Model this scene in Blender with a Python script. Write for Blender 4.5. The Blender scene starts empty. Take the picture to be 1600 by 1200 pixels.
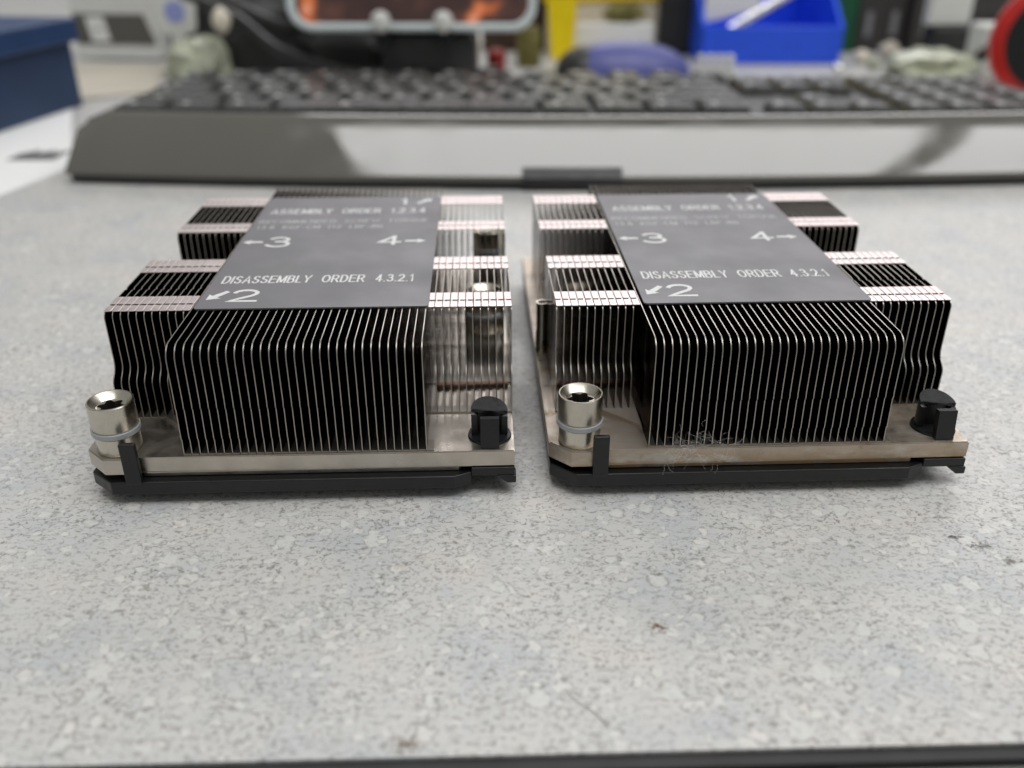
import bpy, bmesh, math, random
from mathutils import Vector, Matrix
random.seed(7)
S = 0.001                                   # everything below is written in millimetres
SC = bpy.context.scene
COL = SC.collection

# ---------------------------------------------------------------- camera
cd = bpy.data.cameras.new('camera'); cam = bpy.data.objects.new('camera', cd); COL.objects.link(cam)
cam.location = (0, 0, 99 * S)
cam.rotation_euler = (math.pi / 2 - 0.4793, 0, 0)
cd.sensor_width = 36; cd.lens = 1417.4 / 1600 * 36
cd.clip_start = 0.005; cd.clip_end = 50
cd.dof.use_dof = True; cd.dof.focus_distance = 0.169; cd.dof.aperture_fstop = 11
SC.camera = cam
# ---------------------------------------------------------------- light
W = bpy.data.worlds.new('World'); SC.world = W; W.use_nodes = True
W.node_tree.nodes['Background'].inputs[0].default_value = (.985, 1.0, .98, 1)
W.node_tree.nodes['Background'].inputs[1].default_value = 0.31
def area(name, loc, target, sx, sy, power, color):
    l = bpy.data.lights.new(name, 'AREA'); l.shape = 'RECTANGLE'; l.size = sx * S; l.size_y = sy * S
    l.energy = power; l.color = color
    o = bpy.data.objects.new(name, l); COL.objects.link(o); o.location = Vector(loc) * S
    o.rotation_euler = (Vector(target) - Vector(loc)).to_track_quat('-Z', 'Y').to_euler()
    return o
area('ceiling_lamp_near', (290, 20, 1700), (290, 20, 0), 1510, 1250, 21.5, (.985, .985, .985))
area('ceiling_lamp_right', (1420, 20, 1700), (1420, 20, 0), 520, 1250, 7.4, (.985, .98, .99))
area('ceiling_lamp_far', (700, 3200, 1800), (300, 300, 0), 3200, 900, 38, (.99, .965, .985))
SC.view_settings.view_transform = 'Standard'; SC.view_settings.look = 'None'
SC.view_settings.gamma = 1; SC.view_settings.exposure = 0.0; SC.view_settings.use_curve_mapping = False
SC.cycles.max_bounces = 16; SC.cycles.glossy_bounces = 12; SC.cycles.diffuse_bounces = 4
SC.cycles.use_denoising = True; SC.cycles.caustics_reflective = True
SC.cycles.sample_clamp_indirect = 6

# ---------------------------------------------------------------- materials
def srgb(r, g, b):
    f = lambda c: (c / 255 / 12.92) if c / 255 <= .04045 else ((c / 255 + .055) / 1.055) ** 2.4
    return (f(r), f(g), f(b), 1)
class NT:
    def __init__(s, name):
        s.m = bpy.data.materials.new(name); s.m.use_nodes = True
        s.t = s.m.node_tree; s.n = s.t.nodes; s.l = s.t.links; s.b = s.n['Principled BSDF']
        s.tc = s.n.new('ShaderNodeTexCoord')
    def noise(s, scale, detail=3, rough=.5, vec=None, dist=0, stretch=None):
        n = s.n.new('ShaderNodeTexNoise'); n.inputs['Scale'].default_value = scale
        n.inputs['Detail'].default_value = detail; n.inputs['Roughness'].default_value = rough
        n.inputs['Distortion'].default_value = dist
        v = vec or s.tc.outputs['Object']
        if stretch:
            mp = s.n.new('ShaderNodeMapping'); mp.inputs['Scale'].default_value = stretch
            s.l.new(v, mp.inputs[0]); v = mp.outputs[0]
        s.l.new(v, n.inputs['Vector']); return n.outputs['Fac']
    def vor(s, scale, rnd=1, vec=None):
        n = s.n.new('ShaderNodeTexVoronoi'); n.inputs['Scale'].default_value = scale
        n.inputs['Randomness'].default_value = rnd
        s.l.new(vec or s.tc.outputs['Object'], n.inputs['Vector']); return n
    def ramp(s, fac, stops, interp='LINEAR'):
        n = s.n.new('ShaderNodeValToRGB'); n.color_ramp.interpolation = interp
        e = n.color_ramp.elements
        while len(e) < len(stops): e.new(.5)
        for k, (p, c) in enumerate(stops):
            e[k].position = p; e[k].color = c if len(c) == 4 else (*c, 1)
        s.l.new(fac, n.inputs[0]); return n.outputs[0]
    def g(s, fac, a, b, va=0, vb=1): return s.ramp(fac, [(a, (va,) * 3), (b, (vb,) * 3)])
    def mix(s, fac, a, b, mode='MIX'):
        n = s.n.new('ShaderNodeMixRGB'); n.blend_type = mode
        for i, v in ((0, fac), (1, a), (2, b)):
            if isinstance(v, bpy.types.NodeSocket): s.l.new(v, n.inputs[i])
            else: n.inputs[i].default_value = v
        return n.outputs[0]
    def math(s, op, a, b=None, c=None):
        n = s.n.new('ShaderNodeMath'); n.operation = op
        for i, v in enumerate((a, b, c)):
            if v is None: continue
            if isinstance(v, bpy.types.NodeSocket): s.l.new(v, n.inputs[i])
            else: n.inputs[i].default_value = v
        return n.outputs[0]
    def bump(s, h, strength, dist=.0001):
        n = s.n.new('ShaderNodeBump'); n.inputs['Strength'].default_value = strength
        n.inputs['Distance'].default_value = dist; s.l.new(h, n.inputs['Height'])
        s.l.new(n.outputs[0], s.b.inputs['Normal'])
    def col(s, v):
        if isinstance(v, bpy.types.NodeSocket): s.l.new(v, s.b.inputs['Base Color'])
        else: s.b.inputs['Base Color'].default_value = v
    def set(s, **k):
        for a, v in k.items():
            i = s.b.inputs[{'rough': 'Roughness', 'metal': 'Metallic', 'ior': 'IOR', 'coat': 'Coat Weight', 'trans': 'Transmission Weight', 'alpha': 'Alpha', 'spec': 'Specular IOR Level'}[a]]
            if isinstance(v, bpy.types.NodeSocket): s.l.new(v, i)
            else: i.default_value = v
        return s
def plain(name, c, rough=.5, metal=0, var=.12, scale=120, bump=0, **k):
    t = NT(name); n = t.noise(scale, 4)
    lo = tuple(x * (1 - var) for x in c[:3]) + (1,); hi = tuple(min(1, x * (1 + var)) for x in c[:3]) + (1,)
    t.col(t.ramp(n, [(.3, lo), (.7, hi)]))
    t.set(metal=metal, rough=t.g(t.noise(scale * 2.3, 3), .3, .7, max(0, rough - .06), min(1, rough + .08)), **k)
    if bump: t.bump(t.noise(scale * 4, 3), bump, .0002)
    return t.m
M = {}
STAINS = ((22.8, 108.2, 1.9, 1.3, srgb(104, 76, 48), 1), (-14, 85.6, 2.2, 1.6, srgb(118, 104, 88), 1), (79.0, 131, 1.5, .8, srgb(66, 58, 44), 1), (82.4, 128.6, 2.8, 1.3, srgb(84, 80, 74), .9), (85.8, 124.5, 2.2, 1.4, srgb(94, 90, 84), .85), (47.4, 112.6, .35, .3, srgb(50, 44, 40), .0))
def laminate():
    t = NT('speckled_laminate')
    base = t.ramp(t.noise(55, 3), [(.33, srgb(188, 190, 190)), (.5, srgb(198, 197, 194)), (.7, srgb(204, 200, 195))])
    blue = t.g(t.noise(210, 3, .6), .60, .74, 0, .30)
    c = t.mix(blue, base, srgb(168, 176, 187))
    # worm-like dark flecks: thin contour lines of a noise field, broken up by a second one
    n1 = t.noise(560, 2.5, .6, dist=.9, stretch=(.8, 1.3, 1))
    line = t.g(t.math('ABSOLUTE', t.math('SUBTRACT', n1, .47)), .0, .050, 1, 0)
    brk = t.g(t.noise(900, 2), .44, .54)
    zone = t.g(t.noise(70, 2), .3, .6, .45, 1)
    f = t.math('MULTIPLY', t.math('MULTIPLY', line, brk), zone)
    c = t.mix(t.math('MULTIPLY', f, .85), c, srgb(102, 98, 93))
    n2 = t.noise(820, 3, .65, stretch=(.7, 1.4, 1))
    c = t.mix(t.g(n2, .57, .66, 0, .62), c, srgb(132, 127, 123))
    c = t.mix(t.g(n2, .28, .38, .45, 0), c, srgb(226, 223, 218))
    # pale pebbles of several sizes
    wv = t.n.new('ShaderNodeVectorMath'); wv.operation = 'ADD'
    nz = t.n.new('ShaderNodeTexNoise'); nz.inputs['Scale'].default_value = 420
    t.l.new(t.tc.outputs['Object'], nz.inputs['Vector'])
    sc = t.n.new('ShaderNodeVectorMath'); sc.operation = 'SCALE'; sc.inputs['Scale'].default_value = .0022
    t.l.new(nz.outputs['Color'], sc.inputs[0]); t.l.new(t.tc.outputs['Object'], wv.inputs[0]); t.l.new(sc.outputs[0], wv.inputs[1])
    for k, (s_, lim, thr) in enumerate(((190, .32, .52), (380, .36, .45), (120, .24, .76))):
        v = t.vor(s_, 1, wv.outputs[0])
        sep = t.n.new('ShaderNodeSeparateColor'); t.l.new(v.outputs['Color'], sep.inputs[0])
        pick = t.math('GREATER_THAN', sep.outputs[0], thr)
        size = t.math('MULTIPLY_ADD', sep.outputs[1], lim * .8, lim * .35)
        d = t.math('SUBTRACT', v.outputs['Distance'], size)
        peb = t.math('MULTIPLY', t.g(d, 0, .035, 1, 0), pick)
        rim = t.math('MULTIPLY', t.math('MULTIPLY', t.g(t.math('ABSOLUTE', d), .02, .07, 1, 0), pick), brk)
        c = t.mix(t.math('MULTIPLY', rim, .8), c, srgb(128, 122, 116))
        c = t.mix(t.math('MULTIPLY', peb, .62), c, t.ramp(sep.outputs[2], [(.0, srgb(208, 209, 205)), (1, srgb(224, 220, 214))]))
    # brown stains and a scuff, where they are on the desk
    wob = t.noise(1100, 4, .75)
    for (x, y, rx, ry, col, a) in STAINS:
        mp = t.n.new('ShaderNodeMapping'); mp.vector_type = 'POINT'
        mp.inputs['Location'].default_value = (-x / rx, -y / ry, 0); mp.inputs['Scale'].default_value = (1000 / rx, 1000 / ry, 0)
        t.l.new(t.tc.outputs['Object'], mp.inputs[0])
        ln = t.n.new('ShaderNodeVectorMath'); ln.operation = 'LENGTH'; t.l.new(mp.outputs[0], ln.inputs[0])
        m_ = t.g(t.math('ADD', ln.outputs['Value'], t.math('MULTIPLY_ADD', wob, 5.5, -2.75)), .1, .9, a, 0)
        c = t.mix(m_, c, col)
    t.col(c); t.set(rough=t.g(t.noise(300, 3), .3, .7, .34, .48), spec=.42)
    t.bump(t.noise(650, 3, .5), .35, .00012)
    return t.m
M['desk'] = laminate()
def nickel(name, base, rough, brushed=None, stain=False, metal=1, edge=None):
    t = NT(name)
    if edge: t.b.inputs['Specular Tint'].default_value = edge
    a = t.noise(160, 4, .6); c = t.ramp(a, [(.3, tuple(x * .86 for x in base[:3])), (.7, tuple(min(1, x * 1.06) for x in base[:3]))])
    r = t.g(t.noise(240, 3), .3, .7, rough - .07, rough + .1)
    if stain:
        sx = t.n.new('ShaderNodeSeparateXYZ'); t.l.new(t.tc.outputs['Object'], sx.inputs[0])
        low = t.math('ADD', t.g(sx.outputs[2], .0060, .0090, 1, 0), 0)
        m_ = t.math('MULTIPLY', t.math('MULTIPLY', low, t.g(t.noise(230, 5, .65, stretch=(.35, 1, 1)), .38, .50)), 1)
        c = t.mix(t.math('MULTIPLY', m_, .9), c, srgb(150, 112, 52))
        m2 = t.g(t.noise(110, 5, .7), .56, .66, 0, .55); c = t.mix(m2, c, srgb(140, 118, 84))
        t.set(metal=t.math('SUBTRACT', metal, t.math('MULTIPLY', m_, .7)))
    else: t.set(metal=metal)
    t.col(c); t.set(rough=r)
    if brushed: t.bump(t.noise(1800, 3, .6, stretch=brushed), .22, .00004)
    return t.m
M['fin'] = nickel('fin_metal_shaded', (.15, .132, .118), .12, edge=(.30, .28, .27, 1))  # nickel side faces, with the shade between fins put into the colour
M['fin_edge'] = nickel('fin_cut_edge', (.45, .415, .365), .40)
M['plate'] = nickel('nickel_plate', (.56, .515, .455), .33, (.12, 1, 1))
M['plate_dirty'] = nickel('stained_nickel_plate', (.55, .50, .44), .38, (.12, 1, 1), stain=True)
M['copper'] = nickel('dull_copper', (.55, .36, .28), .4)
M['hem'] = nickel('fin_metal_lit', (.76, .675, .655), .42)  # same fin metal, paler and pinker: reflected ceiling light painted into the hems
M['nut'] = nickel('turned_nickel', (.62, .58, .50), .28, (1, 1, .1))
M['steel_dark'] = nickel('dark_steel', (.42, .41, .38), .3)
M['ring'] = plain('grey_nylon', srgb(168, 171, 172), .45, var=.05)
M['hole'] = plain('socket_steel', (.05, .045, .04), .5, .6)
M['blackplastic'] = plain('black_plastic', srgb(17, 18, 20), .36, var=.2, scale=300, bump=.15)
def labelmat():
    t = NT('label_film'); n = t.noise(900, 4, .7); big = t.noise(45, 3)
    c = t.ramp(big, [(.3, srgb(102, 101, 103)), (.7, srgb(110, 107, 112))])
    c = t.mix(t.g(n, .70, .76, 0, .5), c, srgb(150, 148, 145))
    t.col(c); t.set(rough=t.g(t.noise(80, 4), .3, .7, .38, .55), spec=.55); t.bump(t.noise(1400, 2), .12, .00005); return t.m
M['label'] = labelmat()
M['print'] = plain('white_print', srgb(214, 214, 212), .5, var=.06, scale=900)
M['printthin'] = plain('grey_print', srgb(178, 178, 178), .5, var=.1, scale=900)
M['lint'] = plain('lint', srgb(236, 234, 230), .8, var=.05)
M['hair'] = plain('brown_hair', srgb(122, 100, 80), .5)
M['gloss'] = plain('glossy_grey_plastic', srgb(88, 85, 77), .09, var=.05, scale=20, ior=2.0)
M['kbd'] = plain('keyboard_black', srgb(44, 44, 44), .4, var=.2, scale=60)
M['key'] = plain('key_black', srgb(52, 53, 51), .28, var=.35, scale=90, ior=1.6)
M['legend'] = plain('key_legend', srgb(190, 190, 186), .5)
M['boxblue'] = plain('blue_box_board', srgb(30, 54, 88), .5, var=.15, scale=30)
M['boxblue_lid'] = plain('blue_box_lid_board', srgb(32, 62, 106), .42, var=.12, scale=30)
M['paper'] = plain('white_paper', srgb(232, 232, 230), .8, var=.02)
M['manila'] = plain('manila_paper', srgb(198, 190, 176), .8, var=.04, scale=20)
M['smudge'] = plain('grey_ink', srgb(130, 130, 130), .8)
M['whiteplastic'] = plain('white_plastic', srgb(220, 220, 216), .4, var=.04)
M['graycard'] = plain('grey_card', srgb(92, 90, 84), .6, var=.12, scale=30)
M['blueink'] = plain('pale_blue_ink', srgb(150, 160, 215), .7, var=.2, scale=260)
M['bag'] = plain('crumpled_film', srgb(178, 182, 160), .25, var=.25, scale=60, bump=.8)
M['black'] = plain('black_fabric', srgb(34, 34, 34), .45, var=.4, scale=40, bump=.5)
M['cable'] = plain('black_cable', srgb(40, 40, 40), .35)
M['phoneframe'] = plain('pale_grey_frame', srgb(216, 226, 226), .3, var=.04)
M['yellow'] = plain('yellow_plastic', srgb(255, 222, 8), .4, var=.06)
M['cream'] = plain('cream_card', srgb(222, 214, 196), .6, var=.05)
M['olive'] = plain('olive_cloth', srgb(110, 104, 52), .7, var=.3)
M['mouse'] = plain('violet_blue_plastic', srgb(84, 88, 150), .4, var=.1)
M['binblue'] = plain('bin_blue_plastic', srgb(38, 88, 232), .35, var=.08)
M['green'] = plain('dark_green_card', srgb(18, 84, 54), .5)
M['darkgrey'] = plain('dark_grey_card', srgb(60, 57, 55), .5, var=.25, scale=30)
M['brown'] = plain('dark_brown_card', srgb(70, 48, 36), .5, var=.5, scale=60)
M['red'] = plain('red_rubber', srgb(196, 34, 26), .4, var=.1)
M['orange'] = plain('orange_plastic', srgb(230, 110, 50), .4)
M['darkred'] = plain('brick_red', srgb(150, 30, 20), .45)
M['silver'] = plain('silver_metal', (.75, .75, .74), .25, 1)
M['greyfloor'] = plain('grey_floor', srgb(120, 118, 114), .6, var=.35, scale=9)
M['edge'] = plain('black_edge_band', srgb(38, 36, 38), .45, var=.3)
def screenmat():
    t = NT('lit_screen'); n = t.noise(42, 2, .5)
    c = t.ramp(n, [(.0, (.012, .009, .008, 1)), (.5, (.05, .022, .018, 1)), (.62, (.10, .04, .03, 1)), (.70, (.75, .19, .05, 1)), (.78, (.7, .45, .38, 1))])
    t.col((.01, .01, .01, 1)); t.l.new(c, t.b.inputs['Emission Color']); t.b.inputs['Emission Strength'].default_value = .8
    t.set(rough=.15); return t.m
M['screen'] = screenmat()

# ---------------------------------------------------------------- mesh helpers
def box(bm, x0, x1, y0, y1, z0, z1, bev=0, seg=2):
    r = bmesh.ops.create_cube(bm, size=1)['verts']
    for v in r:
        v.co = Vector(((x0 + x1) / 2 + v.co.x * (x1 - x0), (y0 + y1) / 2 + v.co.y * (y1 - y0), (z0 + z1) / 2 + v.co.z * (z1 - z0)))
    if bev:
        es = list({e for v in r for e in v.link_edges})
        bmesh.ops.bevel(bm, geom=es, offset=bev, segments=seg, affect='EDGES', profile=.5)
def prism(bm, pts, a, b, axis='z'):
    """closed polygon pts extruded from a to b along the axis"""
    def mk(p, h):
        if axis == 'z': return (p[0], p[1], h)
        if axis == 'x': return (h, p[0], p[1])
        return (p[0], h, p[1])
    lo = [bm.verts.new(mk(p, a)) for p in pts]; hi = [bm.verts.new(mk(p, b)) for p in pts]
    n = len(pts)
    bm.faces.new(lo); bm.faces.new(hi)
    for i in range(n): bm.faces.new((lo[i], lo[(i + 1) % n], hi[(i + 1) % n], hi[i]))
def lathe(bm, prof, c=(0, 0), n=48, cap0=True, cap1=True):
    rings = []
    for r, z in prof:
        rings.append([bm.verts.new((c[0] + r * math.cos(2 * math.pi * k / n), c[1] + r * math.sin(2 * math.pi * k / n), z)) for k in range(n)])
    for a, b in zip(rings, rings[1:]):
        for k in range(n): bm.faces.new((a[k], a[(k + 1) % n], b[(k + 1) % n], b[k]))
    if cap0: bm.faces.new(rings[0])
    if cap1: bm.faces.new(rings[-1])
    return rings
def tube(bm, pts, r, n=8):
    pts = [Vector(p) for p in pts]; rings = []
    for i, p in enumerate(pts):
        t = (pts[min(i + 1, len(pts) - 1)] - pts[max(i - 1, 0)]).normalized()
        s = t.cross(Vector((0, 0, 1)));  s = s if s.length > 1e-3 else Vector((1, 0, 0)); s.normalize(); u = s.cross(t)
        rings.append([bm.verts.new(p + (s * math.cos(2 * math.pi * k / n) + u * math.sin(2 * math.pi * k / n)) * r) for k in range(n)])
    for a, b in zip(rings, rings[1:]):
        for k in range(n): bm.faces.new((a[k], a[(k + 1) % n], b[(k + 1) % n], b[k]))
    bm.faces.new(rings[0]); bm.faces.new(rings[-1])
def spline(pts, n=8):
    P = [Vector(p) for p in pts]; P = [P[0]] + P + [P[-1]]; out = []
    for i in range(1, len(P) - 2):
        for k in range(n):
            t = k / n; a, b, c, d = P[i - 1:i + 3]
            out.append(.5 * ((2 * b) + (c - a) * t + (2 * a - 5 * b + 4 * c - d) * t * t + (3 * b - a - 3 * c + d) * t ** 3))
    return out + [P[-2]]
def blob(bm, c, r, seed, amp=.2, sub=3, freq=1.6):
    from mathutils import noise
    v0 = bmesh.ops.create_icosphere(bm, subdivisions=sub, radius=1)['verts']
    for v in v0:
        d = v.co.copy(); k = 1 + amp * noise.noise(d * freq + Vector((seed, 0, 0))) + amp * .5 * noise.noise(d * freq * 3 + Vector((0, seed, 0)))
        v.co = Vector((c[0] + d.x * r[0] * k, c[1] + d.y * r[1] * k, max(c[2] + d.z * r[2] * k, .1)))
def obj(name, bm, mat, parent=None, smooth=False, sharp=35, loc=None, rz=0):
    bmesh.ops.recalc_face_normals(bm, faces=bm.faces)
    for v in bm.verts: v.co *= S
    me = bpy.data.meshes.new(name); bm.to_mesh(me); bm.free()
    me.materials.append(M[mat])
    if smooth:
        me.polygons.foreach_set('use_smooth', [True] * len(me.polygons)); me.set_sharp_from_angle(angle=math.radians(sharp))
    o = bpy.data.objects.new(name, me); COL.objects.link(o)
    if parent: o.parent = parent
    if loc: o.location = Vector(loc) * S
    o.rotation_euler.z = rz
    return o
def tag(o, label=None, cat=None, group=None, kind=None):
    if label: o['label'] = label
    if cat: o['category'] = cat
    if group: o['group'] = group
    if kind: o['kind'] = kind
    return o
def empty(name, loc=(0, 0, 0), rz=0):
    o = bpy.data.objects.new(name, None); COL.objects.link(o); o.location = Vector(loc) * S; o.rotation_euler.z = rz
    o.empty_display_size = .01; return o
def B(): return bmesh.new()
def copy_tree(o, parent=None):
    c = o.copy(); COL.objects.link(c)
    if parent: c.parent = parent
    for ch in list(o.children): copy_tree(ch, c)
    return c

# ---------------------------------------------------------------- setting
bm = B(); k = .0294
prism(bm, [(-1300, 84 - 1300 * k), (1300, 84 + 1300 * k), (1300, 1700), (-1300, 1700)], -28, 0)
tag(obj('desk', bm, 'desk'), kind='structure')
bm = B()
prism(bm, [(-1300, 84 - 1300 * k - 2.2), (1300, 84 + 1300 * k - 2.2), (1300, 84 + 1300 * k - .01), (-1300, 84 - 1300 * k - .01)], -28.5, -.5)
tag(obj('desk_edge', bm, 'edge'), kind='structure')
bm = B(); prism(bm, [(43, 84 + 43 * k - 4.2), (700, 84 + 700 * k - 4.2), (700, 84 + 700 * k - 2.21), (43, 84 + 43 * k - 2.21)], -26, -1.9)
tag(obj('desk_front', bm, 'greyfloor'), kind='structure')
bm = B(); box(bm, -3000, 3000, -2500, 3500, -740, -720); tag(obj('floor', bm, 'greyfloor'), kind='structure')

# ---------------------------------------------------------------- heat sinks
Z = 5.5; H = 25.9 + Z; WB = 3.9 + Z; PITCH = 1.5; TH = .18
def arc(cx, cy, r, a0, a1, n=5): return [(cx + r * math.cos(math.radians(a0 + (a1 - a0) * i / n)), cy + r * math.sin(math.radians(a0 + (a1 - a0) * i / n))) for i in range(n + 1)]
def centre_fin_bm():
    bm = B(); t = H - .1
    p = [(.5, WB + .02), (.62, WB + 3.2), (.42, WB + 3.5), (.62, WB + 9.5), (.40, WB + 9.8), (.52, WB + 11), (.5, WB + 15)] + arc(3.3, t - 2.8, 2.8, 180, 90) + arc(104.2, t - 2.4, 2.4, 90, 0) + [(106.6, WB + .02)]
    prism(bm, p, -TH / 2, TH / 2, 'x')
    box(bm, TH / 2 + .002, PITCH - TH / 2 - .08, .42, 4, WB + .03, WB + .28)
    return bm
ROWS = ((17.8, 20.5, 21.3, 25.0), (38.9, 41.6, 42.5, 46.3), (66.0, 68.8, 69.5, 72.4), (87.6, 90.6, 91.3, 94.7))
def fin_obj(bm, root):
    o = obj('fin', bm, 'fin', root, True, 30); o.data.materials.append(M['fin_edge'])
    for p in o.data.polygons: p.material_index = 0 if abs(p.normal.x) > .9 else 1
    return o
def wing_fin_bm(s):
    bm = B(); t = H - .28
    p = [(14.8, WB + .02), (14.8, WB + 7.2), (14.95, WB + 7.9), (15.4, WB + 8.6), (16.4, WB + 9.4), (17.0, WB + 10.1), (17.25, WB + 10.9), (17.3, WB + 11.8), (17.3, t - 1.6)] + arc(18.7, t - 1.4, 1.4, 180, 90, 4) \
        + [(29.4, t), (30.1, t - .25), (30.8, t)] + arc(45.9, t - 1.3, 1.3, 90, 0, 4) + [(47.2, WB + .02)]
    prism(bm, p, -TH / 2, TH / 2, 'x')
    p = [(65.6, WB + .02)] + arc(66.9, t - 1.3, 1.3, 180, 90, 4) + arc(93.6, t - 1.4, 1.4, 90, 0, 4) + [(95, WB + .02)]
    prism(bm, p, -TH / 2, TH / 2, 'x')
    for (a, b, y0, y1, h) in ((TH / 2 + .002, PITCH - TH / 2 - .06, 14.7, 17.4, .28), (TH / 2 + .002, .80, 17.41, 24.5, .24), (TH / 2 + .002, PITCH - TH / 2 - .2, 27.5, 47, .24), (TH / 2 + .002, .72, 66, 94.8, .24)):
        if s < 0: a, b = -b, -a
        box(bm, a, b, y0, y1, WB + .03, WB + h)
    return bm
def hem_bm(s):
    bm = B()
    for (a, b, c, d) in ROWS:
        for (y0, y1) in ((a, b), (c, d)):
            x0, x1 = -TH / 2, PITCH - TH / 2 - .1
            if s < 0: x0, x1 = -x1, -x0
            box(bm, x0, x1, y0, y1, H - .26, H - .02, .06, 1)
        x0, x1 = (.95, PITCH - TH / 2 - .1)
        if s < 0: x0, x1 = -x1, -x0
        prism(bm, [(x0, b - .05), (x1, b - .05), (x1, c + .05), ((x0 + x1) / 2, c + .05)], H - .25, H - .06)
    return bm
def nut_parts(par, u, v, tilt=(0, 0)):
    n = 72
    bm = B(); r = 4.2
    rings = lathe(bm, [(r - .1, 8.75 + Z), (r, 8.9 + Z), (r, 13.85 + Z), (r - .12, 14.0 + Z), (r - .35, 14.0 + Z), (r - 1.5, 12.75 + Z), (r - 1.6, 12.7 + Z)], (0, 0), n, cap0=True, cap1=False)
    def star(bm, kk, zz): return [bm.verts.new(((2.15 + .4 * math.cos(6 * 2 * math.pi * q / n)) * kk * math.cos(2 * math.pi * q / n), (2.15 + .4 * math.cos(6 * 2 * math.pi * q / n)) * kk * math.sin(2 * math.pi * q / n), zz + Z)) for q in range(n)]
    ring = star(bm, 1, 12.7); prev = rings[-1]
    for q in range(n): bm.faces.new((prev[q], prev[(q + 1) % n], ring[(q + 1) % n], ring[q]))
    nut = obj('captive_nut', bm, 'nut', par, True, loc=(u, v, 0))
    nut.rotation_euler.x, nut.rotation_euler.y = tilt
    bm = B(); a, b = star(bm, 1, 12.69), star(bm, .97, 9.3)
    for q in range(n): bm.faces.new((a[q], a[(q + 1) % n], b[(q + 1) % n], b[q]))
    bm.faces.new(b); obj('socket', bm, 'hole', nut, True)
    bm = B(); lathe(bm, [(4.1, 7.6 + Z), (4.38, 7.7 + Z), (4.4, 8.6 + Z), (4.25, 8.72 + Z)], (0, 0), n); obj('washer', bm, 'ring', nut, True)
    bm = B(); lathe(bm, [(3.9, WB + .03), (4.0, WB + .25), (4.0, 7.35 + Z), (3.8, 7.58 + Z)], (0, 0), n); obj('nut_collar', bm, 'nut', nut, True)
    return nut
def el(cx, cy, rx, ry, a0, a1, n=10): return [(cx + rx * math.cos(math.radians(a0 + (a1 - a0) * i / n)), cy + ry * math.sin(math.radians(a0 + (a1 - a0) * i / n))) for i in range(n + 1)]
G = {
 'A': (.72, [[(0, 0), (.36, 1), (.72, 0)], [(.12, .32), (.60, .32)]]),
 'B': (.62, [[(0, 0), (0, 1)], [(.04, 1), (.32, 1)] + el(.34, .77, .22, .23, 90, -90) + [(.04, .54)], [(.34, .54)] + el(.36, .27, .26, .27, 90, -90) + [(.04, 0)]]),
 'C': (.70, [el(.36, .5, .36, .5, 40, 320, 20)]),
 'D': (.66, [[(0, 0), (0, 1), (.28, 1)] + el(.28, .5, .38, .5, 90, -90, 14) + [(0, 0)]]),
 'E': (.58, [[(.58, 1), (0, 1), (0, 0), (.6, 0)], [(0, .53), (.54, .53)]]),
 'F': (.54, [[(.56, 1), (0, 1), (0, 0)], [(0, .52), (.48, .52)]]),
 'G': (.74, [el(.37, .5, .37, .5, 42, 322, 20) + [(.70, .42), (.40, .42)]]),
 'I': (.02, [[(0, 0), (0, 1)]]),
 'K': (.64, [[(0, 0), (0, 1)], [(.60, 1), (0, .36)], [(.20, .58), (.64, 0)]]),
 'L': (.50, [[(0, 1), (0, 0), (.5, 0)]]),
 'M': (.80, [[(0, 0), (0, 1)], [(.03, .97), (.40, .08)], [(.40, .08), (.77, .97)], [(.80, 1), (.80, 0)]]),
 'N': (.62, [[(0, 0), (0, 1)], [(.03, .96), (.59, .04)], [(.62, 0), (.62, 1)]]),
 'O': (.76, [el(.38, .5, .38, .5, 0, 360, 26)]),
 'Q': (.78, [el(.38, .5, .38, .5, 0, 360, 26), [(.46, .25), (.76, -.06)]]),
 'R': (.66, [[(0, 0), (0, 1)], [(.04, 1), (.36, 1)] + el(.36, .74, .25, .26, 90, -90) + [(.04, .48)], [(.34, .48), (.66, 0)]]),
 'S': (.60, [el(.30, .75, .26, .25, 25, 180, 9) + [(.05, .68), (.14, .57), (.30, .52), (.47, .46), (.585, .36)] + el(.30, .26, .29, .26, 10, -165, 11)]),
 'T': (.64, [[(0, 1), (.64, 1)], [(.32, 1), (.32, 0)]]),
 'U': (.62, [[(0, 1), (0, .34)] + el(.31, .33, .31, .33, 180, 360, 12) + [(.62, 1)]]),
 'W': (.96, [[(0, 1), (.24, 0), (.48, .98), (.72, 0), (.96, 1)]]),
 'Y': (.68, [[(0, 1), (.34, .44), (.68, 1)], [(.34, .44), (.34, 0)]]),
 '1': (.36, [[(.04, .76), (.16, .84), (.26, 1), (.26, 0)]]),
 '2': (.56, [el(.28, .73, .26, .27, 168, -20, 12) + [(.46, .50), (.20, .24), (0, 0), (.58, 0)]]),
 '3': (.56, [el(.27, .77, .23, .23, 155, -60, 12) + [(.38, .56), (.22, .545)], [(.24, .545), (.40, .53)] + el(.27, .28, .28, .28, 58, -158, 13)]),
 '4': (.58, [[(.42, .98), (0, .27), (.60, .27)], [(.42, 0), (.42, 1)]]),
 '8': (.56, [el(.28, .76, .22, .24, -90, 270, 18), el(.28, .26, .28, .26, 90, 450, 18)]),
 '.': (.04, [[(0, .0), (.04, .0)]]), '-': (.30, [[(0, .40), (.30, .40)]]),
 '(': (.18, [el(.42, .42, .40, .62, 125, 235, 8)]), ')': (.18, [el(-.22, .42, .40, .62, 55, -55, 8)]), ' ': (.20, []),
}
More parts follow.
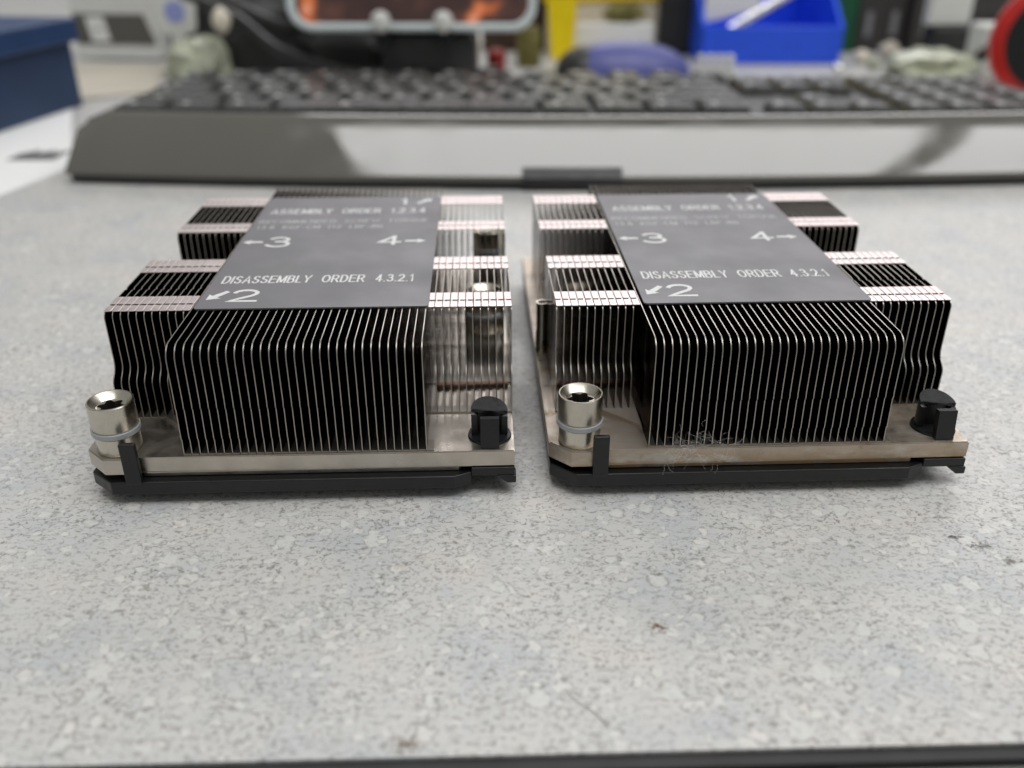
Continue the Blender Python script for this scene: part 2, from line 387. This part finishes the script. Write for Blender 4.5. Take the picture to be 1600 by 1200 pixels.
def text_mesh(s, u0, u1, v0, v1, wd=.5):
    """monoline lettering: every stroke a ribbon with mitred corners, fitted to the box"""
    strokes = []; x = 0
    for ch in s:
        w, st = G[ch]
        for k in st: strokes.append([(x + a, b) for a, b in k])
        x += w + .33
    x -= .33
    lo = min(a for k in strokes for a, b in k); hi = max(a for k in strokes for a, b in k)
    hw = wd / 2; sx = (u1 - u0 - wd) / (hi - lo); sy = v1 - v0 - wd; bm = B(); zz = H + .295
    for k in strokes:
        P = [Vector((u0 + hw + (a - lo) * sx, v0 + hw + b * sy)) for a, b in k]
        if (P[0] - P[-1]).length < 1e-6 and len(P) > 3: closed = True; P = P[:-1]
        else: closed = False
        n = len(P); L_, R_ = [], []
        if not closed:
            d = (P[1] - P[0]).normalized(); P[0] = P[0] - d * hw * .9; d = (P[-1] - P[-2]).normalized(); P[-1] = P[-1] + d * hw * .9
        for i in range(n):
            a = P[i - 1] if (i > 0 or closed) else None; b = P[(i + 1) % n] if (i < n - 1 or closed) else None
            d0 = (P[i] - a).normalized() if a is not None else (b - P[i]).normalized()
            d1 = (b - P[i]).normalized() if b is not None else d0
            t = d0 + d1; t = t.normalized() if t.length > 1e-3 else d0
            nn = Vector((-t.y, t.x)); c = max(.45, nn.dot(Vector((-d0.y, d0.x)))); nn = nn * (hw / c)
            L_.append(P[i] + nn); R_.append(P[i] - nn)
        m = n if closed else n - 1; zz += .0006
        for zt in (zz,):
            vl = [bm.verts.new((p.x, p.y, zt)) for p in L_]; vr = [bm.verts.new((p.x, p.y, zt)) for p in R_]
            for i in range(m): bm.faces.new((vl[i], vr[i], vr[(i + 1) % n], vl[(i + 1) % n]))
    r = bmesh.ops.extrude_face_region(bm, geom=list(bm.faces))
    for g in r['geom']:
        if isinstance(g, bmesh.types.BMVert): g.co.z += .02
    return bm
def arrow_bm(c, L_, wd, ang):
    bm = B(); pts = [(-L_ / 2, -wd * .16), (L_ * .12, -wd * .20), (L_ * .08, -wd / 2), (L_ / 2, 0), (L_ * .08, wd / 2), (L_ * .12, wd * .20), (-L_ / 2, wd * .16)]
    ca, sa = math.cos(ang), math.sin(ang)
    prism(bm, [(c[0] + x * ca - y * sa, c[1] + x * sa + y * ca) for x, y in pts], H + .30, H + .33)
    return bm
def heat_sink(x, y, a, plate):
    root = empty('heat_sink', (x, y, 0), a)
    # base plate with a chamfered lobe under the captive nut and a thinner step below
    bm = B()
    prism(bm, [(-2.2, 108), (-2.2, 3.2), (1.8, -.75), (7.7, -.75), (7.75, 0), (78, 0), (78, 108)], .5 + Z, WB)
    bmesh.ops.bevel(bm, geom=[e for e in bm.edges if abs(e.verts[0].co.z - e.verts[1].co.z) < .01], offset=.18, segments=2, affect='EDGES')
    obj('base_plate', bm, plate, root)
    bm = B(); prism(bm, [(8.3, .35), (67.4, .35), (67.9, 1), (67.9, 100), (8.3, 100)], -.45 + Z, .49 + Z); obj('lower_plate', bm, plate, root)
    bm = B(); box(bm, 14, 64, 22, 88, 0.01, Z - .46, .4); obj('contact_pad', bm, 'plate', root)
    # raised pocket walls near the nut
    bm = B(); prism(bm, [(8.6, 14.6), (16.2, 14.6), (16.2, 6.5), (15.2, 8.4)], WB + .01, WB + .75); obj('corner_step', bm, plate, root)
    bm = B()
    for q in (-1.75, -.55):
        box(bm, q, q + .16, 14, 39, WB + .005, WB + .12); box(bm, q, q + .16, 50, 80, WB + .005, WB + .12)
    box(bm, -1.75, -.39, 38.5, 38.7, WB + .13, WB + .2); box(bm, -1.75, -.39, 26, 26.2, WB + .13, WB + .2)
    obj('rim_groove', bm, 'steel_dark', root)
    # fins
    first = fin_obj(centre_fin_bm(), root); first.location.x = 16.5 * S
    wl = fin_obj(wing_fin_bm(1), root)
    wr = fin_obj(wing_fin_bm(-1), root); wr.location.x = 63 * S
    for w, s in ((wl, 1), (wr, -1)): obj('folded_hem', hem_bm(s), 'hem', w)
    for i in range(12, 42):
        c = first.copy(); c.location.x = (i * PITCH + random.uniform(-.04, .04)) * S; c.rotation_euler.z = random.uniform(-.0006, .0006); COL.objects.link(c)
    for w, r0 in ((wl, range(1, 11)), (wr, range(43, 53))):
        for i in r0:
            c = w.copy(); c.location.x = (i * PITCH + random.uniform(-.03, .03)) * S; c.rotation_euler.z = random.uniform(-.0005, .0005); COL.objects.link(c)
            for ch in w.children: d = ch.copy(); d.parent = c; COL.objects.link(d)
    # printed label
    bm = B(); prism(bm, arc(17.8, 18.2, .8, 180, 270, 4) + arc(61.2, 18.2, .8, 270, 360, 4) + arc(61.2, 92.8, .8, 0, 90, 4) + arc(17.8, 92.8, .8, 90, 180, 4), H, H + .28)
    lab = obj('label_plate', bm, 'label', root)
    for s, b, m in (('DISASSEMBLY  ORDER  4.3.2.1', (19.0, 58.2, 30.6, 34.8), 'print'), ('2', (22.6, 28.4, 20.6, 27.2), 'print'), ('3', (23.0, 28.6, 53.2, 60.4), 'print'),
                    ('4', (48.6, 54.0, 54.0, 60.6), 'print'), ('1', (51.6, 53.2, 86.4, 92.2), 'print'), ('ASSEMBLY  ORDER  1.2.3.4', (19.4, 58.4, 78.8, 82.8), 'print'),
                    ('RECOMMENDED  SCREW  TORQUE', (18.2, 59.6, 71.0, 73.7), 'printthin'), ('13.8  KGF-CM  (12  LBF-IN)', (18.4, 48.6, 66.6, 69.2), 'printthin')):
        obj('printed_text', text_mesh(s, *b, wd=(.9 if len(s) == 1 else .40 if m == 'print' else .27)), m, lab)
    for c, L_, wd, ang in (((19.9, 56.8), 4.6, 3.0, math.pi), ((57.2, 56.6), 4.8, 3.0, 0), ((20.0, 24.0), 5.6, 3.4, math.radians(232)), ((57.8, 89.2), 5.6, 3.4, math.radians(50))):
        obj('printed_arrow', arrow_bm(c, L_, wd, ang), 'print', lab)
    # hardware
    nut_parts(root, 3.6, 3.9); nut_parts(root, 74.2, 103.3); nut_parts(root, 5.2, 56.6); nut_parts(root, 72.8, 56.6)
    for u0 in (.6, 62.6):
        bm = B(); tube(bm, [(u0, 26, WB + .3), (u0 + 15, 26.3, WB + .3)], .85, 14); obj('heat_pipe', bm, 'copper', root, True)
    bm = B(); n = 28
    lathe(bm, [(1.3, WB), (1.35, WB + .2), (1.35, 9 + Z), (1.2, 9.3 + Z), (1.25, 15.8 + Z), (1.4, 15.85 + Z), (1.4, 16.1 + Z), (.95, 16.1 + Z), (.9, 13 + Z)], (-.95, 43.5), n); obj('guide_tube', bm, 'nut', root, True)
    # black carrier frame
    bm = B()
    prism(bm, [(-2.0, 20), (-2.0, 2.4), (2.8, -1.75), (66.6, -1.75), (69.8, -.3), (69.8, 6), (5, 6), (5, 20)], -3.2 + Z, -.6 + Z)
    box(bm, -2, 5, 20.01, 100, -3.2 + Z, -.6 + Z); box(bm, -2, 78, 100.01, 109, -3.2 + Z, -.6 + Z); box(bm, 71, 78, 5.0, 100, -1.6 + Z, .1 + Z)
    box(bm, 69.81, 78, -.4, 4.98, -1.4 + Z, .35 + Z)
    prism(bm, [(74.6, .34 + Z - 1.75), (78.3, .34 + Z - 1.75), (78.3, -3.0 + Z), (76.6, -3.0 + Z)], -.6, 2.5, 'y')
    fr = obj('carrier_frame', bm, 'blackplastic', root)
    bmod = fr.modifiers.new('bevel', 'BEVEL'); bmod.width = .0002; bmod.segments = 2
    bm = B(); box(bm, 5.7, 8.7, -2.0, -.85, -1.0 + Z, 7.7 + Z, .25); obj('frame_post', bm, 'blackplastic', root)
    # black release clip on the right corner
    cu, cv = 73.4, 5.8
    bm = B(); lathe(bm, [(4.0, WB), (4.2, WB + .1), (4.1, WB + .45), (2, WB + .5)], (cu, cv), 40)
    clip = obj('release_clip', bm, 'blackplastic', root, True)
    bm = B(); prism(bm, arc(cu, cv, 3.5, -12, 192, 22) + [(cu - 2.3, cv - .7), (cu - 2.2, cv + .4), (cu + 2.2, cv + .4), (cu + 2.3, cv - .7)], WB + .3, 9.5 + Z)
    bmesh.ops.bevel(bm, geom=[e for e in bm.edges if min(v.co.z for v in e.verts) > 8 + Z], offset=.7, segments=3, affect='EDGES')
    for v in bm.verts:
        if v.co.z > 8 + Z: v.co.z += (v.co.y - cv) * .3 - (v.co.x - cu) * .07
    obj('clip_wall', bm, 'blackplastic', clip, True)
    bm = B(); prism(bm, [(.7, WB + .1), (2.0, WB + .1), (3.0, 9.6 + Z), (1.5, 9.9 + Z)], cu - 1.75, cu + 1.75, 'x'); obj('clip_tab', bm, 'blackplastic', clip)
    return root
h0 = heat_sink(-77.4633, 142.6536, .0354, 'plate')
tag(h0, 'left finned heat sink with clean base edge, shade-darkened nickel fins and grey printed label', 'heat sink', 'two server heat sinks on the desk')
h1 = heat_sink(9.379, 145.4748, .0391, 'plate_dirty')
tag(h1, 'right finned heat sink with brown stained base edge and fluff caught on its front', 'heat sink', 'two server heat sinks on the desk')
# lint and hairs
def pix(x, y, z=0.0):
    a = (x - 800) / 1417.4; b = (600 - y) / 1417.4; c, s = math.cos(.4793), math.sin(.4793)
    d = Vector((a, c + b * s, -s + b * c)); t = (z - 99) / d.z; return Vector((d.x * t, d.y * t, z))
bm = B(); o1 = Vector((9.379, 145.4748, 0))
for i in range(84):
    u = random.gauss(24.5, 2.4) if i < 58 else random.uniform(19, 34); w = WB + .2 + abs(random.gauss(0, 1.0)) * max(.4, 2.2 - abs(u - 26) * .2)
    p = Vector((u, random.uniform(-1.0, .1), w - (0 if i % 5 < 2 else random.uniform(.8, 3.2)))); pts = [p]; d = Vector((random.uniform(-1, 1), random.uniform(-.25, .1), random.uniform(-.6, .6)))
    for q in range(7):
        d = d.normalized() + Vector((random.uniform(-.45, .45), random.uniform(-.12, .08), random.uniform(-.45, .45))); pts.append(pts[-1] + d.normalized() * .42)
    for q in pts: q.z = max(q.z, Z - 1.8); q.y = min(q.y, .2 if q.z > WB + .05 else -.12) if q.z > Z + .4 else min(q.y, -1.85)
    tube(bm, spline(pts, 3), .010, 3)
for v in bm.verts: v.co = o1 + Matrix.Rotation(.0391, 3, 'Z') @ v.co
tag(obj('lint_tuft', bm, 'lint'), 'wisp of grey fluff caught on the base edge of the right heat sink', 'lint', kind='stuff')
bm = B(); tube(bm, spline([pix(884, 1078, .15), pix(905, 1098, .3), pix(928, 1112, .2), pix(950, 1136, .15)]), .05, 5)
tag(obj('hair', bm, 'hair'), 'short thin brown hair lying on the speckled desk near its front edge', 'hair')

# ---------------------------------------------------------------- keyboard
kb = tag(empty('keyboard', (30, 370, 0)), 'black keyboard with a glossy grey sloping front face, lying behind the heat sinks', 'keyboard')
def kbs(bm, prof, x0, x1, n=96, end=None):
    rings = []
    for i in range(n + 1):
        x = x0 + (x1 - x0) * i / n; f = 12 * (1 - (x / 220) ** 2); cut = 7 * max(0, (-x - 201) / 12)
        rings.append([bm.verts.new((x, y - f * max(0, 1 - max(0, y - 20) / 60), z - (cut if z > 12 else 0))) for y, z in prof])
    m = len(prof)
    for a, b in zip(rings, rings[1:]):
        for j in range(m): bm.faces.new((a[j], a[(j + 1) % m], b[(j + 1) % m], b[j]))
    bm.faces.new(rings[0]); bm.faces.new(rings[-1])
bm = B(); kbs(bm, [(1, 1.0), (1, 3.6), (158, 6), (158, 1)], -211, 217); obj('bottom_case', bm, 'kbd', kb)
bm = B(); kbs(bm, [(0, 3.9), (1, 3.7), (26, 3.8), (27, 21), (24, 25), (21, 25.4), (18.6, 24.6), (1.0, 5.8), (.1, 4.6)], -213, 219); fb = obj('front_bevel', bm, 'gloss', kb, True, 40)
bm = B(); prism(bm, [(27.2, 4.4), (27.2, 20.5), (150, 19), (152, 17), (152, 6.2)], -212, 218, 'x'); obj('top_case', bm, 'kbd', kb)
bm = B(); prism(bm, [(-13, 1.2), (-12.6, 5.2), (-9.2, 8.6), (6, 8.6), (6, 1.2)], -26, 14, 'x'); obj('cable_slot', bm, 'edge', kb)
def key(x, y, w, z, ref={}):
    kk = round(w, 2)
    if kk not in ref:
        bm = B(); hw = w / 2 - .6; n0 = [(-hw, -8.6), (hw, -8.6), (hw, 8.6), (-hw, 8.6)]
        lo = [bm.verts.new((a, b, 0)) for a, b in n0]; hi = [bm.verts.new((a - math.copysign(1.7, a), b - math.copysign(1.7, b) + .5, 4.5)) for a, b in n0]
        bm.faces.new(lo); bm.faces.new(hi)
        for i in range(4): bm.faces.new((lo[i], lo[(i + 1) % 4], hi[(i + 1) % 4], hi[i]))
        bmesh.ops.bevel(bm, geom=list(bm.edges), offset=.6, segments=2, affect='EDGES')
        o = obj('key', bm, 'key', kb, True); ref[kk] = o
        bm = B(); box(bm, -hw * .5, -hw * .5 + 2.6, .5, 4, 4.5, 4.55); obj('legend', bm, 'legend', o)
    else:
        s = ref[kk]; o = s.copy(); COL.objects.link(o)
        for ch in s.children: d = ch.copy(); d.parent = o; COL.objects.link(d)
    o.location = Vector((x, y, z)) * S; o.rotation_euler.x = math.radians(1.2)
main = [[1.25, 1.25, 1.25, 6.25, 1.25, 1.25, 1.25, 1.25], [2.25] + [1] * 10 + [2.75], [1.75] + [1] * 11 + [2.25], [1.5] + [1] * 12 + [1.5], [1] * 13 + [2]]
P = 18.6; nk = 0
for r, row in enumerate(main):
    x = -204; yy = 39 + r * P; zz = 20.2 - r * .2
    for w in row: key(x + w * P / 2, yy, w * P, zz); x += w * P; nk += 1
    xs = {0: [0, 1, 2], 1: [1], 2: [], 3: [0, 1, 2], 4: [0, 1, 2]}[r]
    for q in xs: key(81 + q * P + P / 2, yy, P, zz); nk += 1
    for q in range(4 if r != 0 else 3): key(141 + q * P + P / 2, yy, P, zz); nk += 1
for q in range(13):
    key(-204 + P / 2 + q * P * 1.16 * 1.04, 39 + 5.1 * P, P, 19.0); nk += 1
print('keys', nk)

# ---------------------------------------------------------------- things behind
# dark blue lidded box, left
t = tag(empty('storage_box', (-250, 505, 0), math.radians(-8.2)), 'dark blue lidded cardboard box at the far left edge', 'box')
bm = B(); box(bm, -180, -3, -150, 35, .05, 38, .6); obj('box_body', bm, 'boxblue', t)
bm = B(); box(bm, -184, 1.5, -154, 38, 35, 47.5, 1.2); obj('box_lid', bm, 'boxblue_lid', t)
for (x0, x1, y0, y1, h, m, nm, lab, cat) in ((-262, -196, 732, 760, 74, 'black', 'black_case', 'black case standing behind the white badge', 'case'),
        (-24, 38, 770, 800, 56, 'brown', 'brown_box', 'dark brown box behind the bottle left of the yellow post', 'box'),
        (338, 420, 770, 800, 70, 'darkgrey', 'dark_case', 'dark case behind the white ribbed box at the far right', 'case')):
    t = tag(empty(nm, ((x0 + x1) / 2, y0, 0)), lab, cat); w = (x1 - x0) / 2
    bm = B(); box(bm, -w, w, 0, y1 - y0, .1, h, 1.5); obj('case_body', bm, m, t)
    bm = B(); box(bm, -w * .7, w * .7, -.6, -.02, h * .35, h * .38); box(bm, -w * .7, w * .7, -.6, -.02, h * .6, h * .62); obj('seam', bm, 'edge', t)
# papers
t = B(); p = [pix(-60, 330), pix(112, 262), pix(112, 158), pix(-60, 200)]
prism(t, [(q.x, q.y) for q in p], .05, .3); pa = obj('paper_sheet', t, 'paper'); tag(pa, 'white paper with a faint grey line of print beside the keyboard', 'paper')
bm = B()
for i in range(9):
    a = pix(22 + i * 8, 245); box(bm, a.x, a.x + 3.2, a.y - 8, a.y + 6 + 3 * (i % 3), .31, .34)
obj('printed_text', bm, 'smudge', pa)
bm = B(); p = [pix(118, 158), pix(240, 146), pix(262, 104), pix(118, 102)]
prism(bm, [(q.x, q.y) for q in p], .35, 1.2); tag(obj('manila_sheet', bm, 'manila'), 'beige card lying flat between the blue box and the keyboard', 'card')
# grey fronted white carton
t = tag(empty('carton', (-292, 716, 0), math.radians(-6)), 'white carton with a dark grey front panel and square white sticker', 'carton')
bm = B(); box(bm, -34, 30, 0, 60, 1.5, 62, .8); obj('carton_body', bm, 'whiteplastic', t)
bm = B(); prism(bm, [(-33, 12), (29, 12), (22, 33), (-33, 33)], -.6, -.05, 'y'); pn = obj('grey_panel', bm, 'graycard', t)
bm = B(); prism(bm, [(-20, 14), (-6, 14), (-9, 31), (-23, 31)], -1, -.65, 'y'); st = obj('sticker', bm, 'paper', pn)
bm = B(); box(bm, -16, -13, -1.2, -1.02, 21, 24); obj('sticker_mark', bm, 'smudge', st)
# round white badge and film bag
t = tag(empty('badge', (-226, 655, 0), 0), 'upright white round cornered badge with pale blue print', 'badge')
bm = B(); prism(bm, arc(-7, 32, 6, 180, 270) + arc(7, 32, 6, 270, 360) + arc(8, 52, 7, 0, 90) + arc(-8, 52, 7, 90, 180), -1, 1, 'y'); obj('badge_body', bm, 'whiteplastic', t)
bm = B(); prism(bm, arc(0, 40, 7, 0, 355, 24), -1.3, -1.02, 'y'); obj('blue_print', bm, 'blueink', t)
bm = B(); box(bm, -5, 5, -.8, .8, .2, 26.5, .3); obj('badge_stand', bm, 'whiteplastic', t)
bm = B(); blob(bm, (-212, 640, 8), (24, 18, 16), 3, .5); tag(obj('film_bag', bm, 'bag', None, True, 20), 'crumpled pale plastic bag below the white badge', 'bag')
# black pouch and cables
bm = B(); blob(bm, (-164, 690, 20), (58, 34, 40), 9, .45); tag(obj('black_pouch', bm, 'black', None, True), 'crumpled black pouch behind the left half of the keyboard', 'pouch')
def cable(pts, r, lab):
    bm = B(); tube(bm, spline([Vector(p) for p in pts], 10), r, 10); tag(obj('cable', bm, 'cable', None, True), lab, 'cable', 'black cables behind the keyboard')
cable([(-215, 640, 52), (-180, 630, 40), (-150, 620, 20), (-110, 615, 8), (-70, 620, 6)], 3, 'black cable sweeping down across the black pouch to its right')
cable([(-205, 625, 60), (-185, 625, 52), (-140, 615, 36), (-120, 612, 60)], 2.4, 'black cable looping up in front of the pouch towards the phone')
cable([(-175, 600, 6), (-140, 590, 9), (-100, 588, 8), (-50, 600, 6), (-10, 640, 5)], 3, 'black cable lying low along the back of the keyboard')
bm = B(); blob(bm, (-186, 622, 38), (6, 6, 8), 4, .15, 2); tag(obj('cable_knot', bm, 'cream', None, True), 'small tan knob among the black cables', 'knob')
bm = B(); blob(bm, (-100, 668, 10), (40, 26, 32), 31, .4); tag(obj('black_pouch', bm, 'black', None, True), 'low black cloth heap under the left corner of the phone', 'cloth')
# phone on a dark stand
t = tag(empty('phone', (-63, 600, 34), 0), 'phone lying sideways in a pale grey case on a dark stand, showing an orange picture', 'phone')
def rr(x0, x1, z0, z1, r): return arc(x0 + r, z0 + r, r, 180, 270, 8) + arc(x1 - r, z0 + r, r, 270, 360, 8) + arc(x1 - r, z1 - r, r, 0, 90, 8) + arc(x0 + r, z1 - r, r, 90, 180, 8)
bm = B(); o_, i_ = rr(-76, 78, 0, 76, 15), rr(-71.5, 73.5, 4.5, 71.5, 11)
vo = [[bm.verts.new((p[0], y, p[1])) for p in L_] for L_, y in ((o_, 0), (i_, 0), (i_, 7), (o_, 7))]
for a in range(4):
    A, C = vo[a], vo[(a + 1) % 4]; n = len(A)
    for q in range(n): bm.faces.new((A[q], A[(q + 1) % n], C[(q + 1) % n], C[q]))
bmesh.ops.bevel(bm, geom=[e for e in bm.edges if abs(e.verts[0].co.y - e.verts[1].co.y) < .01 and len(e.link_faces) == 2], offset=1.4, segments=3, affect='EDGES')
fr = obj('phone_case', bm, 'phoneframe', t, True)
bm = B(); prism(bm, rr(-71.4, 73.4, 4.6, 71.4, 11), 2, 6, 'y'); obj('screen', bm, 'screen', t)
t.rotation_euler.x = math.radians(-12)
t = tag(empty('phone_stand', (-63, 600, 0)), 'dark phone stand with two white tipped prongs behind the keyboard', 'stand')
bm = B(); box(bm, -20, 40, 6, 60, .1, 30, 3); box(bm, -20, 40, 12, 18, 29.5, 60, 2); obj('stand_base', bm, 'kbd', t)
for q in (-17, 21):
    bm = B(); box(bm, q - 4.5, q + 4.5, -8, 8, 24, 35, 1.5); obj('prong', bm, 'blackplastic', t)
    bm = B(); lathe(bm, [(2, -2), (5, 0), (6.2, 4), (5, 8), (2, 10)], (0, 0), 20); pt = obj('prong_tip', bm, 'whiteplastic', t, True, loc=(q, -8, 36))
# small white jar and red cap
bm = B(); lathe(bm, [(6.5, .1), (7, 1), (8, 20), (7, 22)], (-30, 665), 24); tag(obj('white_jar', bm, 'cream', None, True), 'small cream tub right of the phone stand', 'tub')
bm = B(); lathe(bm, [(6, .1), (6.5, 1), (6.5, 13), (5, 15)], (-11, 662), 24); tag(obj('red_cap', bm, 'darkred', None, True), 'small dark red cap beside the cream tub', 'cap')
bm = B(); lathe(bm, [(8, .1), (8.5, 2), (8.5, 24), (7, 27)], (12, 690), 24); tag(obj('amber_bottle', bm, 'olive', None, True), 'small brownish bottle left of the yellow bin', 'bottle')
# yellow bin with cream box inside
t = tag(empty('yellow_bin', (73, 740, 0)), 'yellow plastic frame bin standing around a cream box', 'bin')
bm = B(); prism(bm, [(-43, .2), (-27, .2), (-23, 75), (-50, 75)], -14, -4, 'y'); obj('bin_post', bm, 'yellow', t)
bm = B(); box(bm, -50, 56, 14, 60, 38, 74, 2); obj('bin_top', bm, 'yellow', t)
bm = B(); box(bm, -46, 52, 16, 58, .2, 37.5, 1); obj('bin_back', bm, 'cream', t)
bm = B(); box(bm, 45, 108, 738, 750, .1, 24, .8); tag(obj('cream_box', bm, 'paper'), 'white box between the yellow post and the black speaker', 'box')
bm = B(); blob(bm, (86, 745, 31), (15, 6, 7), 2, .3); tag(obj('olive_lump', bm, 'olive', None, True), 'olive cloth lump lying on the white box', 'cloth')
# black speaker
t = tag(empty('speaker', (130, 745, 0)), 'black upright speaker left of the blue bin', 'speaker')
bm = B(); box(bm, -17, 17, 0, 60, .1, 90, 2.5); obj('speaker_body', bm, 'kbd', t)
bm = B(); box(bm, -13, 13, -1.2, -.1, 6, 84, .4); obj('grille', bm, 'black', t)
# violet mouse
t = tag(empty('computer_mouse', (77, 655, 0), 0), 'violet blue low domed mouse with a dark left end', 'mouse')
bm = B()
v0 = bmesh.ops.create_uvsphere(bm, u_segments=36, v_segments=20, radius=1)['verts']
for v in v0: v.co = Vector((v.co.x * 46, v.co.y * 28, max(v.co.z, 0) * 22 + .1))
obj('mouse_shell', bm, 'mouse', t, True)
bm = B(); v0 = bmesh.ops.create_uvsphere(bm, u_segments=36, v_segments=20, radius=1)['verts']
for v in v0: v.co = Vector((-46 + 20 + v.co.x * 21.5, v.co.y * 23, max(v.co.z, 0) * 18.6 + .1))
obj('dark_end', bm, 'kbd', t, True)
# white connector teeth
bm = B(); box(bm, 122, 150, 634, 642, .1, 5, .5)
for q in range(4): box(bm, 124 + q * 6.5, 128 + q * 6.5, 632, 640, 4.9, 15, .8)
tag(obj('connector_strip', bm, 'whiteplastic'), 'small white comb shaped connector in front of the blue bin', 'connector')
# blue open bin
t = tag(empty('blue_bin', (188, 700, 0)), 'bright blue open fronted plastic storage bin holding a white card', 'bin')
bm = B(); box(bm, -49, 52, 0, 3, .2, 26, .8); obj('bin_front', bm, 'binblue', t)
bm = B(); prism(bm, [(3.1, .2), (120, .2), (120, 70), (70, 70), (3.1, 26)], -50, -47, 'x'); obj('bin_side', bm, 'binblue', t)
bm = B(); prism(bm, [(3.1, .2), (120, .2), (120, 70), (70, 70), (3.1, 26)], 50, 53, 'x'); obj('bin_side', bm, 'binblue', t)
bm = B(); box(bm, -46.9, 49.9, 117, 120, .2, 70, .5); obj('bin_back', bm, 'binblue', t)
bm = B(); box(bm, -46.8, 49.8, 3.2, 116.8, .2, 3); obj('bin_floor', bm, 'binblue', t)
bm = B(); prism(bm, [(-47, 27), (-8, 36), (0, 70), (-47, 70)], 14, 15, 'y'); cdx = obj('white_card', bm, 'paper', None, loc=(188, 700, 0)); tag(cdx, 'white card leaning inside the blue bin', 'card')
bm = B(); tube(bm, [(158, 712, 20), (232, 760, 52)], 4, 10); tag(obj('grey_rod', bm, 'silver', None, True), 'grey metal rod resting diagonally across the blue bin', 'rod')
# books and dark boxes
bm = B(); box(bm, 250, 270, 762, 820, .1, 80, .6); tag(obj('green_box', bm, 'green'), 'narrow dark green box right of the blue bin', 'box')
for i, (a, b, y) in enumerate(((272, 293, 765), (294.5, 312, 770), (314, 334, 762))):
    t = tag(empty('file_box', ((a + b) / 2, y, 0)), ['dark grey box next to the green box', 'dark grey box in the middle of three, set back', 'dark grey box nearest the white upright box'][i], 'box', 'dark grey boxes right of the blue bin')
    bm = B(); box(bm, -(b - a) / 2, (b - a) / 2, 0, 50, .1, 75, .8); obj('box_body', bm, 'darkgrey', t)
    bm = B(); box(bm, -4 + i, 1 + i, -.5, -.02, 12, 30); obj('box_label', bm, 'smudge', t)
# white upright box and black clutter
bm = B(); box(bm, 300, 330, 700, 712, 26.5, 70, 1.5); tag(obj('white_case', bm, 'whiteplastic'), 'white rounded case resting on black adapter at the top right', 'case')
bm = B(); box(bm, 303, 340, 694, 716, .1, 26, 3); tag(obj('black_adapter', bm, 'kbd'), 'black power adapter under the white case', 'adapter')
bm = B(); blob(bm, (283, 640, 5), (26, 34, 14), 14, .5); tag(obj('film_bag', bm, 'bag', None, True, 20), 'crumpled greenish plastic bag behind the right end of the keyboard', 'bag')
bm = B(); box(bm, 309, 338, 630, 655, .1, 34, 2); tag(obj('white_jar', bm, 'whiteplastic'), 'white ribbed box behind the red rimmed black disc', 'box')
bm = B(); tube(bm, spline([(292, 600, 18), (306, 600, 30), (318, 610, 46), (345, 640, 50)]), 4, 10); tag(obj('cable', bm, 'cable', None, True), 'black cable arching up by the white ribbed box', 'cable', 'black cables behind the keyboard')
# red rimmed disc at right edge
t = tag(empty('tape_reel', (308, 545, 34)), 'black disc with a thick red rim at the right edge of the desk', 'reel'); t.rotation_euler = (math.radians(84), 0, math.radians(-22))
bm = B(); lathe(bm, [(27, -11), (32.5, -10.5), (34, -8), (34, 8), (33.5, 10), (27, 13.5)], (0, 0), 56); obj('rim', bm, 'red', t, True)
bm = B(); lathe(bm, [(8, -12), (26.5, -12), (26.9, -11.1), (26.9, 13.6), (26.5, 14), (22, 14), (8, 14)], (0, 0), 56); obj('disc', bm, 'blackplastic', t, True)
# small loose parts
for i, (px, py, r, m, lab) in enumerate(((1310, 108, 4.2, 'silver', 'shiny metal ball beside the right corner of the blue bin'), (1345, 92, 6, 'cream', 'cream plastic knob behind the right part of the keyboard'), (1388, 86, 8, 'manila', 'tan round cap among loose parts at the right'), (1365, 102, 5, 'bag', 'pale green plug among loose parts at the right'))):
    c = pix(px, py, 3); bm = B(); blob(bm, (c.x, c.y, r * .8), (r, r * .9, r * .8), i + 20, .12, 3); tag(obj('loose_part', bm, m, None, True), lab, 'part', 'loose parts behind the keyboard')
